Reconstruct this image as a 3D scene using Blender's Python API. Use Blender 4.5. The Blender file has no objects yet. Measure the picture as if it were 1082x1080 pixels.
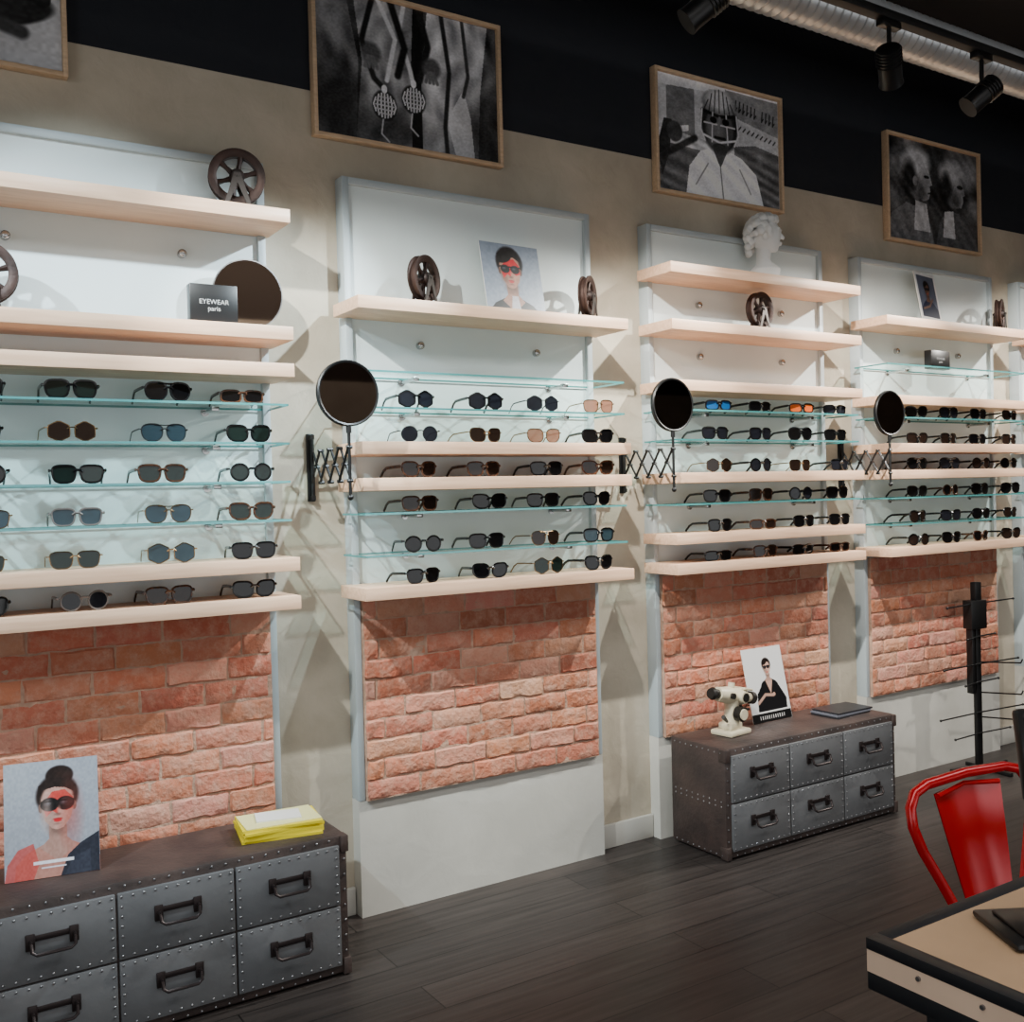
import bpy, bmesh, random
import numpy as np
from math import *
from mathutils import Vector, Matrix, noise as mnoise
random.seed(7); rng=np.random.RandomState(5)
SC=bpy.context.scene; COL=bpy.context.collection
# ------------------------------------------------------------------ materials
def s2l(c): return tuple((x/12.92 if x<=.04045 else ((x+.055)/1.055)**2.4) for x in c)
MATS={}
def new_mat(name):
    m=bpy.data.materials.new(name); m.use_nodes=True; nt=m.node_tree
    return m,nt,nt.nodes["Principled BSDF"]
def mat(name,col,rough=.5,metal=0,noise=0,nscale=20,bump=0,bscale=60,spec=.5,stretch=None,col2=None):
    if name in MATS: return MATS[name]
    m,nt,b=new_mat(name); c=s2l(col)
    b.inputs["Base Color"].default_value=(*c,1); b.inputs["Roughness"].default_value=rough
    b.inputs["Metallic"].default_value=metal; b.inputs["Specular IOR Level"].default_value=spec
    tc=nt.nodes.new("ShaderNodeTexCoord"); src=tc.outputs["Object"]
    if stretch:
        mp=nt.nodes.new("ShaderNodeMapping"); mp.inputs["Scale"].default_value=stretch
        nt.links.new(src,mp.inputs[0]); src=mp.outputs[0]
    if noise or col2:
        n=nt.nodes.new("ShaderNodeTexNoise"); n.inputs["Scale"].default_value=nscale; n.inputs["Detail"].default_value=6
        nt.links.new(src,n.inputs["Vector"])
        r=nt.nodes.new("ShaderNodeValToRGB")
        if col2: c1=s2l(col2); c0=c
        else:
            c0=tuple(x*(1-noise) for x in c); c1=tuple(min(1,x*(1+noise)) for x in c)
        r.color_ramp.elements[0].position=.35; r.color_ramp.elements[1].position=.65
        r.color_ramp.elements[0].color=(*c0,1); r.color_ramp.elements[1].color=(*c1,1)
        nt.links.new(n.outputs["Fac"],r.inputs[0]); nt.links.new(r.outputs[0],b.inputs["Base Color"])
    if bump:
        n2=nt.nodes.new("ShaderNodeTexNoise"); n2.inputs["Scale"].default_value=bscale; n2.inputs["Detail"].default_value=5
        nt.links.new(src,n2.inputs["Vector"])
        bp=nt.nodes.new("ShaderNodeBump"); bp.inputs["Strength"].default_value=bump; bp.inputs["Distance"].default_value=.01
        nt.links.new(n2.outputs["Fac"],bp.inputs["Height"]); nt.links.new(bp.outputs[0],b.inputs["Normal"])
    MATS[name]=m; return m
def mat_attr(name,rough=.4,spec=.4,noise=0):
    if name in MATS: return MATS[name]
    m,nt,b=new_mat(name); a=nt.nodes.new("ShaderNodeAttribute"); a.attribute_name="Col"
    b.inputs["Roughness"].default_value=rough; b.inputs["Specular IOR Level"].default_value=spec
    nt.links.new(a.outputs["Color"],b.inputs["Base Color"]); MATS[name]=m; return m
def mat_brick():
    m,nt,b=new_mat("brick_clay"); a=nt.nodes.new("ShaderNodeAttribute"); a.attribute_name="Col"
    tc=nt.nodes.new("ShaderNodeTexCoord")
    n=nt.nodes.new("ShaderNodeTexNoise"); n.inputs["Scale"].default_value=22; n.inputs["Detail"].default_value=9; n.inputs["Roughness"].default_value=.74
    nt.links.new(tc.outputs["Object"],n.inputs["Vector"])
    r=nt.nodes.new("ShaderNodeValToRGB"); r.color_ramp.elements[0].position=.44; r.color_ramp.elements[1].position=.72
    r.color_ramp.elements[0].color=(0,0,0,1); r.color_ramp.elements[1].color=(.8,.8,.8,1)
    nt.links.new(n.outputs["Fac"],r.inputs[0])
    mx=nt.nodes.new("ShaderNodeMix"); mx.data_type='RGBA'; nt.links.new(r.outputs[0],mx.inputs["Factor"])
    nt.links.new(a.outputs["Color"],mx.inputs["A"]); mx.inputs["B"].default_value=(*s2l((.76,.61,.53)),1)
    nt.links.new(mx.outputs["Result"],b.inputs["Base Color"]); b.inputs["Roughness"].default_value=.88
    n2=nt.nodes.new("ShaderNodeTexNoise"); n2.inputs["Scale"].default_value=60; n2.inputs["Detail"].default_value=6
    nt.links.new(tc.outputs["Object"],n2.inputs["Vector"])
    bp=nt.nodes.new("ShaderNodeBump"); bp.inputs["Strength"].default_value=.8; bp.inputs["Distance"].default_value=.008
    nt.links.new(n2.outputs["Fac"],bp.inputs["Height"]); nt.links.new(bp.outputs[0],b.inputs["Normal"])
    return m
def mat_plaster(name,c0,c1,bump=.35,stain=None):
    m,nt,b=new_mat(name); tc=nt.nodes.new("ShaderNodeTexCoord")
    n=nt.nodes.new("ShaderNodeTexNoise"); n.inputs["Scale"].default_value=2.2; n.inputs["Detail"].default_value=9; n.inputs["Roughness"].default_value=.6
    nt.links.new(tc.outputs["Object"],n.inputs["Vector"])
    r=nt.nodes.new("ShaderNodeValToRGB"); r.color_ramp.elements[0].position=.38; r.color_ramp.elements[1].position=.62
    r.color_ramp.elements[0].color=(*s2l(c0),1); r.color_ramp.elements[1].color=(*s2l(c1),1)
    nt.links.new(n.outputs["Fac"],r.inputs[0]); nt.links.new(r.outputs[0],b.inputs["Base Color"]); b.inputs["Roughness"].default_value=.8
    n2=nt.nodes.new("ShaderNodeTexNoise"); n2.inputs["Scale"].default_value=9; n2.inputs["Detail"].default_value=8; n2.inputs["Distortion"].default_value=.6
    nt.links.new(tc.outputs["Object"],n2.inputs["Vector"])
    bp=nt.nodes.new("ShaderNodeBump"); bp.inputs["Strength"].default_value=bump; bp.inputs["Distance"].default_value=.02
    nt.links.new(n2.outputs["Fac"],bp.inputs["Height"]); nt.links.new(bp.outputs[0],b.inputs["Normal"]); return m
def two_tone(m,zsplit,col):
    # real two-tone paint job: darker paint above zsplit
    nt=m.node_tree; b=nt.nodes["Principled BSDF"]
    src=b.inputs["Base Color"].links[0].from_socket
    tc=nt.nodes.new("ShaderNodeTexCoord"); sp=nt.nodes.new("ShaderNodeSeparateXYZ"); nt.links.new(tc.outputs["Object"],sp.inputs[0])
    g=nt.nodes.new("ShaderNodeMath"); g.operation='GREATER_THAN'; g.inputs[1].default_value=zsplit; nt.links.new(sp.outputs["Z"],g.inputs[0])
    mx=nt.nodes.new("ShaderNodeMix"); mx.data_type='RGBA'; nt.links.new(g.outputs[0],mx.inputs["Factor"])
    nt.links.new(src,mx.inputs["A"]); mx.inputs["B"].default_value=(*s2l(col),1)
    nt.links.new(mx.outputs["Result"],b.inputs["Base Color"]); return m
def mat_floor():
    m,nt,b=new_mat("floor_planks"); tc=nt.nodes.new("ShaderNodeTexCoord")
    br=nt.nodes.new("ShaderNodeTexBrick"); br.inputs["Scale"].default_value=1; br.inputs["Brick Width"].default_value=1.4; br.inputs["Row Height"].default_value=.16
    br.inputs["Mortar Size"].default_value=.0025; br.inputs["Color1"].default_value=(*s2l((.235,.210,.200)),1); br.inputs["Color2"].default_value=(*s2l((.185,.168,.162)),1)
    br.inputs["Mortar"].default_value=(*s2l((.075,.068,.066)),1); br.offset=.37
    nt.links.new(tc.outputs["Object"],br.inputs["Vector"])
    mp=nt.nodes.new("ShaderNodeMapping"); mp.inputs["Scale"].default_value=(1.2,22,1); nt.links.new(tc.outputs["Object"],mp.inputs[0])
    n=nt.nodes.new("ShaderNodeTexNoise"); n.inputs["Scale"].default_value=2; n.inputs["Detail"].default_value=8; nt.links.new(mp.outputs[0],n.inputs["Vector"])
    r=nt.nodes.new("ShaderNodeValToRGB"); r.color_ramp.elements[0].position=.3; r.color_ramp.elements[1].position=.7
    r.color_ramp.elements[0].color=(.6,.6,.6,1); r.color_ramp.elements[1].color=(1.35,1.35,1.35,1); nt.links.new(n.outputs["Fac"],r.inputs[0])
    mx=nt.nodes.new("ShaderNodeMix"); mx.data_type='RGBA'; mx.blend_type='MULTIPLY'; mx.inputs["Factor"].default_value=1
    nt.links.new(br.outputs["Color"],mx.inputs["A"]); nt.links.new(r.outputs[0],mx.inputs["B"]); nt.links.new(mx.outputs["Result"],b.inputs["Base Color"])
    b.inputs["Roughness"].default_value=.40; b.inputs["Specular IOR Level"].default_value=.35
    bp=nt.nodes.new("ShaderNodeBump"); bp.inputs["Strength"].default_value=.15; bp.inputs["Distance"].default_value=.004
    nt.links.new(n.outputs["Fac"],bp.inputs["Height"]); nt.links.new(bp.outputs[0],b.inputs["Normal"]); return m
def mat_glass():
    m,nt,b=new_mat("shelf_glass"); nt.nodes.remove(b); out=nt.nodes["Material Output"]
    t=nt.nodes.new("ShaderNodeBsdfTransparent"); t.inputs[0].default_value=(.91,.98,.97,1)
    g=nt.nodes.new("ShaderNodeBsdfGlossy"); g.inputs["Roughness"].default_value=.03; g.inputs[0].default_value=(.85,.95,.95,1)
    mx=nt.nodes.new("ShaderNodeMixShader"); mx.inputs[0].default_value=.08
    nt.links.new(t.outputs[0],mx.inputs[1]); nt.links.new(g.outputs[0],mx.inputs[2]); nt.links.new(mx.outputs[0],out.inputs[0]); return m
def mat_lens(name,col,a):
    m,nt,b=new_mat(name); out=nt.nodes["Material Output"]
    b.inputs["Base Color"].default_value=(*s2l(col),1); b.inputs["Roughness"].default_value=.05; b.inputs["Specular IOR Level"].default_value=.40
    t=nt.nodes.new("ShaderNodeBsdfTransparent"); t.inputs[0].default_value=(*s2l(tuple(min(1,c*1.2+.08) for c in col)),1)
    mx=nt.nodes.new("ShaderNodeMixShader"); mx.inputs[0].default_value=a
    nt.links.new(t.outputs[0],mx.inputs[1]); nt.links.new(b.outputs[0],mx.inputs[2]); nt.links.new(mx.outputs[0],out.inputs[0]); return m
M_panel=mat("panel_metal",(.80,.845,.85),.45,0,.03,3)
M_frame=mat("panel_lip",(.66,.70,.715),.45)
M_wood=mat("birch_shelf",(.79,.64,.53),.45,0,0,5,0,stretch=(1,14,14),col2=(.85,.705,.59))
M_oak=mat("oak_frame",(.76,.65,.53),.5,0,.1,8,0,stretch=(3,12,12))
M_glass=mat_glass(); M_gedge=mat("glass_edge",(.26,.50,.50),.15,0,spec=.8)
M_steel=mat("brushed_steel",(.72,.72,.72),.25,1)
M_brick=mat_brick(); M_mortar=mat("mortar",(.68,.55,.47),.95,0,.15,40,.5,90)
M_pl=mat_plaster("lower_plaster",(.70,.69,.66),(.75,.74,.71),.14)
M_black=mat("black_metal",(.07,.07,.075),.4,.3)
M_blackp=mat("black_plastic",(.05,.05,.055),.35)
M_iron=mat("rusty_iron",(.14,.10,.09),.55,.5,0,12,.2,80,col2=(.26,.185,.16))
M_leather=mat("trunk_leather",(.18,.15,.145),.5,0,0,7,.25,50,col2=(.26,.21,.195))
M_zinc=mat("zinc_sheet",(.38,.385,.395),.45,.35,0,5,.08,30,col2=(.44,.445,.455))
M_rivet=mat("rivet",(.55,.55,.56),.3,.9)
M_handle=mat("handle_iron",(.20,.17,.17),.4,.7)
M_mirror=mat("mirror_glass",(.86,.83,.80),.03,1)
M_cream=mat("cream_enamel",(.78,.74,.64),.35,0,.05,20)
M_white=mat("white_plaster",(.90,.90,.89),.7)
M_paper=mat("paper_white",(.88,.87,.85),.7)
M_yellow=mat("yellow_cover",(.88,.80,.10),.45)
M_red=mat("red_enamel",(.70,.04,.09),.22,.1,spec=.6)
M_duct=mat("duct_foil",(.72,.73,.74),.35,.5,.1,6)
M_print=mat_attr("photo_print",.35,.35)
# ------------------------------------------------------------------ mesh builder
class MB:
    def __init__(s): s.v=[];s.f=[];s.m=[];s.M=Matrix.Identity(4);s.sm=[]
    def add(s,vs,fs,mi=0,smooth=False):
        o=len(s.v); s.v+= [tuple(s.M@Vector(p)) for p in vs]
        s.f+=[tuple(i+o for i in f) for f in fs]; s.m+=[mi]*len(fs); s.sm+=[smooth]*len(fs)
    def box(s,x0,x1,y0,y1,z0,z1,mi=0,bev=0):
        if bev:
            b=min(bev,(x1-x0)/2.1,(y1-y0)/2.1,(z1-z0)/2.1); bm=bmesh.new(); bmesh.ops.create_cube(bm,size=1)
            for v in bm.verts: v.co=Vector(((x0+x1)/2+v.co.x*(x1-x0),(y0+y1)/2+v.co.y*(y1-y0),(z0+z1)/2+v.co.z*(z1-z0)))
            bmesh.ops.bevel(bm,geom=bm.edges[:],offset=b,segments=2,affect='EDGES',profile=.5)
            bm.verts.index_update(); s.add([v.co[:] for v in bm.verts],[[v.index for v in f.verts] for f in bm.faces],mi); bm.free(); return
        s.add([(x0,y0,z0),(x1,y0,z0),(x1,y1,z0),(x0,y1,z0),(x0,y0,z1),(x1,y0,z1),(x1,y1,z1),(x0,y1,z1)],
              [(0,3,2,1),(4,5,6,7),(0,1,5,4),(1,2,6,5),(2,3,7,6),(3,0,4,7)],mi)
    def tube(s,pts,r,mi=0,n=8,closed=False,flat=1.0):
        pts=[Vector(p) for p in pts]; N=len(pts); rs=r if isinstance(r,(list,tuple)) else [r]*N
        vs=[];fs=[];prev=None
        for i,p in enumerate(pts):
            a=pts[(i-1)%N] if (closed or i>0) else p; b=pts[(i+1)%N] if (closed or i<N-1) else p
            t=(b-a).normalized()
            if prev is None:
                up=Vector((0,0,1)) if abs(t.z)<.9 else Vector((1,0,0)); u=t.cross(up).normalized()
            else: u=(prev-t*prev.dot(t)).normalized()
            prev=u; w=t.cross(u)
            for k in range(n):
                an=2*pi*k/n; vs.append(p+(u*cos(an)+w*sin(an)*flat)*rs[i])
        for i in range(N if closed else N-1):
            j=(i+1)%N
            for k in range(n): fs.append((i*n+k,i*n+(k+1)%n,j*n+(k+1)%n,j*n+k))
        if not closed: fs.append(tuple(range(n))[::-1]); fs.append(tuple((N-1)*n+k for k in range(n)))
        s.add(vs,fs,mi,True)
    def cyl(s,a,b,r,mi=0,n=20,r2=None):
        s.tube([a,b],[r,r if r2 is None else r2],mi,n)
    def sph(s,c,r,mi=0,n=12,m=8,sc=(1,1,1)):
        vs=[];fs=[]
        for i in range(m+1):
            th=pi*i/m
            for k in range(n): ph=2*pi*k/n; vs.append((c[0]+r*sc[0]*sin(th)*cos(ph),c[1]+r*sc[1]*sin(th)*sin(ph),c[2]+r*sc[2]*cos(th)))
        for i in range(m):
            for k in range(n): fs.append((i*n+k,(i+1)*n+k,(i+1)*n+(k+1)%n,i*n+(k+1)%n))
        s.add(vs,fs,mi,True)
    def lathe(s,prof,mi=0,n=32,axis='Z',closed=False):  # prof: (r,h)
        vs=[];fs=[];N=len(prof)
        for r,h in prof:
            for k in range(n):
                a=2*pi*k/n; p=(r*cos(a),r*sin(a),h)
                if axis=='Y': p=(r*cos(a),h,r*sin(a))
                vs.append(p)
        for i in range(N if closed else N-1):
            j=(i+1)%N
            for k in range(n): fs.append((i*n+k,i*n+(k+1)%n,j*n+(k+1)%n,j*n+k))
        s.add(vs,fs,mi,True)
    def poly(s,pts,mi=0): s.add(pts,[tuple(range(len(pts)))],mi)
    def prism(s,outline,y0,y1,mi=0):  # outline in XZ
        n=len(outline); s.add([(x,y0,z) for x,z in outline]+[(x,y1,z) for x,z in outline],
            [tuple(range(n)),tuple(range(2*n-1,n-1,-1))]+[(i,i+n,(i+1)%n+n,(i+1)%n) for i in range(n)],mi)
    def done(s,name,mats,parent=None,mw=None,fix=True,colors=None):
        me=bpy.data.meshes.new(name); me.from_pydata(s.v,[],s.f); me.update()
        for m in mats: me.materials.append(m)
        me.polygons.foreach_set("material_index",s.m); me.polygons.foreach_set("use_smooth",s.sm)
        if colors is not None:
            a=me.color_attributes.new("Col",'FLOAT_COLOR','POINT'); a.data.foreach_set("color",np.array(colors,dtype=np.float32).ravel())
        if fix:
            bm=bmesh.new(); bm.from_mesh(me); bmesh.ops.recalc_face_normals(bm,faces=bm.faces); bm.to_mesh(me); bm.free()
        try: me.set_sharp_from_angle(angle=radians(40))
        except Exception: pass
        o=bpy.data.objects.new(name,me); COL.objects.link(o)
        if mw is not None: o.matrix_world=mw
        if parent: o.parent=parent
        return o
def empty(name,mw=None):
    o=bpy.data.objects.new(name,None); o.empty_display_size=.1; COL.objects.link(o)
    if mw is not None: o.matrix_world=mw
    return o
def T(x,y,z,yaw=0,lean=0,s=1): return Matrix.Translation((x,y,z))@Matrix.Rotation(yaw,4,'Z')@Matrix.Rotation(lean,4,'X')@Matrix.Scale(s,4)
# ------------------------------------------------------------------ camera
cam=bpy.data.cameras.new("camera"); cam.sensor_fit='HORIZONTAL'; cam.sensor_width=36; cam.lens=36*1076.7/1082; cam.clip_start=.05
co=bpy.data.objects.new("camera",cam); COL.objects.link(co); SC.camera=co
ps,p_,r_=radians(32.437),radians(.822),radians(1.504)
F=Vector((sin(ps)*cos(p_),cos(ps)*cos(p_),-sin(p_))); r0=Vector((cos(ps),-sin(ps),0)); u0=r0.cross(F)
R=cos(r_)*r0-sin(r_)*u0; U=sin(r_)*r0+cos(r_)*u0
mc=Matrix((R,U,-F)).transposed().to_4x4(); mc.translation=(0,-3.437,1.5); co.matrix_world=mc
# ------------------------------------------------------------------ room
XL,XR,YF,ZC=-3.0,9.5,-7.0,3.75
def slab(name,x0,x1,y0,y1,z0,z1,m):
    b=MB(); b.box(x0,x1,y0,y1,z0,z1); return b.done(name,[m])
slab("floor",XL,XR,YF,.12,-.1,0,mat_floor())
slab("wall_back",XL,XR,0,.12,0,ZC,two_tone(mat_plaster("wall_paint",(.66,.62,.55),(.735,.695,.625),.3),2.96,(.075,.09,.125)))
slab("wall_left",XL-.1,XL,YF,.12,0,ZC,mat("side_wall",(.62,.60,.56),.8))
slab("wall_right",XR,XR+.1,YF,.12,0,ZC,two_tone(mat_plaster("right_wall_paint",(.40,.32,.26),(.50,.42,.34),.1),2.6,(.08,.075,.075)))
slab("wall_front",XL,XR,YF-.1,YF,0,ZC,two_tone(mat_plaster("front_wall_paint",(.66,.60,.54),(.74,.68,.61),.1),2.72,(.22,.17,.14)))
slab("ceiling",XL,XR,YF,.12,ZC,ZC+.1,mat("ceiling_black",(.07,.08,.105),.8))
PAN=[(.08,1.18),(1.465,2.56),(2.865,3.97),(4.235,5.37),(5.62,6.73)]
b=MB(); xs=[XL]+[x for p in PAN for x in p]+[XR]
for i in range(0,len(xs),2): b.box(xs[i]+(.0 if i==0 else .004),xs[i+1]-.004,-.018,0,0,.10,0,.004)
b.done("baseboard_back",[mat("baseboard_white",(.74,.73,.70),.5)])
# ------------------------------------------------------------------ racks
def bricks(x0,x1,z0,z1,parent):
    b=MB(); cols=[]; yb,yf=-.046,-.076
    def fill(n,c): cols.extend([(*c,1)]*n)
    b.box(x0,x1,yf,yb,z0,z1,1); fill(8,(.3,.2,.15))
    pitch=.0705; rows=int(round((z1-z0)/pitch)); pitch=(z1-z0)/rows; w=.205
    for r in range(rows):
        x=x0-(w*.5 if r%2 else 0)-random.uniform(0,.05)
        za=z0+r*pitch+.0020; zb=z0+(r+1)*pitch-.0020
        while x<x1:
            ww=w*random.uniform(.85,1.12); a=max(x+.003,x0+.001); e=min(x+ww-.003,x1-.001); x+=ww
            if e-a<.02: continue
            c=random.choice([(.71,.43,.33),(.69,.41,.31),(.73,.46,.36),(.66,.38,.29),(.71,.44,.33),(.74,.51,.42)])
            c=s2l(tuple(k*random.uniform(.96,1.04) for k in c))
            nx,nz=9,5; yy=yf-random.uniform(.002,.007); vs=[];fs=[]
            sd=random.random()*50
            for j in range(nz+1):
                for i in range(nx+1):
                    px=a+(e-a)*i/nx; pz=za+(zb-za)*j/nz
                    edge=i in(0,nx) or j in(0,nz); nn=mnoise.noise(Vector((px*25+sd,pz*35,sd)))
                    vs.append((px+nn*.005*(1 if edge else 0),(yf+.0005 if edge else yy+nn*.005),pz+mnoise.noise(Vector((px*30,sd,pz*9)))*.006*(1 if edge else 0)))
            for j in range(1,nz):
                for i in range(1,nx):
                    k=j*(nx+1)+i; v=list(vs[k])
                    if i==1: v[0]=vs[j*(nx+1)][0]+.006
                    if i==nx-1: v[0]=vs[j*(nx+1)+nx][0]-.006
                    if j==1: v[2]=vs[i][2]+.006
                    if j==nz-1: v[2]=vs[nz*(nx+1)+i][2]-.006
                    vs[k]=tuple(v)
            for j in range(nz):
                for i in range(nx):
                    k=j*(nx+1)+i; fs.append((k,k+1,k+nx+2,k+nx+1))
            b.add(vs,fs,0,True); fill(len(vs),c)
    return b.done("brick_slab",[M_brick,M_mortar],parent,fix=False,colors=cols)
def rack(x0,x1,wood,glass,sx0,sx1,bz0,studs):
    e=empty("eyewear_display_rack"); H=2.655
    b=MB(); b.box(x0+.002,x1-.002,-.045,0,bz0-.0,H-.002,0)
    b.done("back_panel",[M_panel],e)
    b=MB(); b.box(x0,x1,-.060,0,0.0,bz0,0); b.done("plaster_plinth",[M_pl],e)
    b=MB(); L=.026
    b.box(x0,x0+L,-.062,-.0,bz0,H,0,.002); b.box(x1-L,x1,-.062,0,bz0,H,0,.002); b.box(x0+L,x1-L,-.062,0,H-L,H,0,.002)
    b.done("frame_lip",[M_frame],e)
    bricks(x0+L+.002,x1-L-.002,bz0,min(wood)-.058,e)
    for z in wood:
        b=MB(); b.box(sx0,sx1,-.262,-.0455,z-.044,z,0,.002); b.done("wood_shelf",[M_wood],e)
    for z in glass:
        b=MB(); x0g,x1g=sx0+.01,sx1-.02; y0,y1,z0,z1=-.25,-.055,z-.007,z
        b.add([(x0g,y0,z0),(x1g,y0,z0),(x1g,y1,z0),(x0g,y1,z0),(x0g,y0,z1),(x1g,y0,z1),(x1g,y1,z1),(x0g,y1,z1)],[(0,3,2,1),(4,5,6,7)],0)
        b.add([(x0g,y0,z0),(x1g,y0,z0),(x1g,y1,z0),(x0g,y1,z0),(x0g,y0,z1),(x1g,y0,z1),(x1g,y1,z1),(x0g,y1,z1)],[(0,1,5,4),(1,2,6,5),(2,3,7,6),(3,0,4,7)],1)
        b.done("glass_shelf",[M_glass,M_gedge],e)
        b=MB()
        for fx in (.2,.8):
            xx=x0+(x1-x0)*fx; b.cyl((xx,-.044,z-.016),(xx,-.16,z-.016),.006,0,10); b.cyl((xx,-.044,z-.016),(xx,-.052,z-.016),.014,0,14)
            b.box(xx-.012,xx+.012,-.172,-.15,z-.022,z-.0072,0,.002)
        b.done("glass_bracket",[M_steel],e)
    if studs:
        b=MB()
        for sx,sz in studs: b.cyl((sx,-.044,sz),(sx,-.062,sz),.014,0,14); b.sph((sx,-.064,sz),.012,0,10,6,(1,.5,1))
        b.done("panel_studs",[M_steel],e)
    return e
def studs(x0,zs): return [(x0+dx,z) for z in zs for dx in (.3,.82)]
rack(*PAN[0],[2.45,2.07,1.95,1.32,1.195],[1.82,1.695,1.57,1.445],.05,1.195,.40,studs(.08,[2.32]))
rack(*PAN[1],[2.195,1.70,1.575,1.20],[1.945,1.82,1.455,1.31],1.425,2.59,.42,studs(1.465,[2.07]))
rack(*PAN[2],[2.45,2.215,1.965,1.58,1.325,1.20],[1.845,1.72,1.45],2.82,4.0,.44,studs(2.865,[2.10,2.33]))
rack(*PAN[3],[2.33,1.945,1.71,1.58,1.20],[2.10,1.84,1.445,1.315],4.19,5.40,.44,studs(4.235,[2.20]))
rack(*PAN[4],[2.33,1.945,1.71,1.20],[1.84,1.45],5.58,6.76,.44,None)
# ------------------------------------------------------------------ sunglasses
F_BLK=mat("acetate_black",(.035,.035,.04),.2); F_TOR=mat("acetate_tortoise",(.13,.08,.055),.25,0,0,90,col2=(.30,.18,.11))
F_GLD=mat("wire_gold",(.55,.45,.33),.25,1); F_SIL=mat("wire_dark",(.20,.20,.21),.3,.9); F_CLR=mat("acetate_grey",(.38,.36,.35),.25)
LEN=[mat_lens("lens_black",(.03,.03,.036),.96),mat_lens("lens_brown",(.11,.075,.06),.85),mat_lens("lens_green",(.07,.11,.10),.85),
     mat_lens("lens_blue",(.15,.21,.24),.7),mat_lens("lens_smoke",(.10,.105,.13),.8),mat_lens("lens_peach",(.50,.36,.30),.6),mat_lens("lens_cobalt",(.10,.30,.50),.85),mat_lens("lens_orange",(.75,.33,.13),.85)]
GM=[F_BLK,F_TOR,F_GLD,F_SIL,F_CLR]+LEN
def outline(st,n=22):
    pts=[]
    for k in range(n):
        t=2*pi*k/n; c,s=cos(t),sin(t)
        if st=='round': x,z=.0255*c,.0245*s
        elif st=='way':
            e=.62; x=.0280*abs(c)**e*(1 if c>0 else -1); z=.0230*abs(s)**e*(1 if s>0 else -1)
            x*=1+.12*(z/.0215)
        elif st=='avi':
            e=.8; x=.029*abs(c)**e*(1 if c>0 else -1); z=.0255*abs(s)**e*(1 if s>0 else -1)
            x=x*(1+.12*(z/.024))
        elif st=='cat':
            e=.75; x=.029*abs(c)**e*(1 if c>0 else -1); z=.0235*abs(s)**e*(1 if s>0 else -1)
            z+=.006*max(0,x/.029)**2
        elif st=='hex':
            q=max(abs(c),abs(c)*.5+abs(s)*.87); x,z=.028*c/q,.0255*s/q
        elif st=='slim':
            e=.6; x=.029*abs(c)**e*(1 if c>0 else -1); z=.0180*abs(s)**e*(1 if s>0 else -1)
        pts.append((x,z))
    return pts
def glasses(b,st,fm,lm,rim):
    ol=outline(st); zmin=min(z for x,z in ol); zc=-zmin+rim; cx=.0345
    for sd in (-1,1):
        P=[(sd*(cx+x),0+.004*((cx+x)/.06)**2*2,zc+z) for x,z in ol]
        b.tube(P,rim,fm,5,closed=True)
        b.poly(P,5+lm)
        zt=zc+.010; xo=sd*(cx+.0285)
        b.tube([(xo,.006,zt),(sd*.069,.009,zt),(sd*.070,.016,zt)],rim*1.1,fm,5)
        b.tube([(sd*.070,.012,zt),(sd*.070,.055,zt-.001),(sd*.069,.095,zt-.003),(sd*.067,.115,zt-.012),(sd*.066,.138,.003)],[max(rim,.0016)]*5,fm,5,flat=1.6)
    b.tube([(-cx+.022,0,zc+.006),(-.006,-.002,zc+.011),(.006,-.002,zc+.011),(cx-.022,0,zc+.006)],rim*1.15,fm,5)
    if st=='avi': b.tube([(-cx+.005,0,zc+.023),(0,-.001,zc+.021),(cx-.005,0,zc+.023)],rim*.9,fm,5)
def row(xs,z,specs):
    b=MB()
    for x,sp in zip(xs,specs):
        st,fm,lm=sp; rim={0:.0032,1:.0032,4:.0028}.get(fm,.0016)
        sc=random.uniform(1.04,1.12)
        b.M=T(x+random.uniform(-.012,.012),-.222+random.uniform(-.006,.006),z+.0006,radians(random.uniform(-9,7)),0,sc)
        glasses(b,st,fm,lm,rim)
    return b.done("sunglasses_row",GM)
X1=[.27,.53,.79,1.045]; X2=[1.66,1.94,2.20,2.455]; X3=[3.10,3.37,3.62,3.87]; X4=[4.46,4.73,4.99,5.26]
row(X1,1.82,[('way',0,2),('way',0,2),('avi',0,0),('slim',1,0)])
row(X1,1.695,[('way',0,0),('hex',2,1),('avi',3,3),('cat',0,2)])
row(X1,1.57,[('round',0,0),('way',0,2),('way',1,2),('round',0,2)])
row(X1,1.445,[('way',2,3),('way',4,3),('avi',2,3),('cat',1,2)])
row(X1,1.32,[('way',2,2),('way',2,2),('hex',2,3),('way',0,0)])
row(X1,1.195,[('cat',0,0),('round',4,4),('way',1,1),('cat',0,0)])
row(X2,1.82,[('hex',0,4),('hex',0,4),('hex',3,4),('way',2,5)])
row(X2,1.70,[('round',3,4),('cat',2,1),('cat',2,5),('cat',0,0)])
row(X2,1.575,[('cat',1,1),('way',1,1),('way',0,0),('cat',1,1)])
row(X2,1.455,[('way',1,1),('cat',0,0),('way',0,0),('cat',0,0)])
row(X2,1.31,[('round',0,0),('way',0,0),('avi',2,1),('way',0,3)])
row(X2,1.20,[('way',0,0),('cat',0,0),('hex',2,2),('cat',0,0)])
row(X3,1.845,[('slim',0,6),('slim',0,0),('slim',0,7),('slim',0,4)])
row(X3,1.72,[('way',0,4),('way',0,4),('avi',0,0),('way',0,0)])
row(X3,1.58,[('hex',2,1),('round',0,4),('way',2,1),('way',0,4)])
row(X3,1.45,[('way',0,0),('way',1,1),('round',0,4),('way',0,0)])
row(X3,1.325,[('way',0,0),('slim',1,1),('way',0,0),('way',0,0)])
row(X3,1.20,[('slim',0,0),('way',1,1),('slim',0,0),('slim',1,0)])
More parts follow.
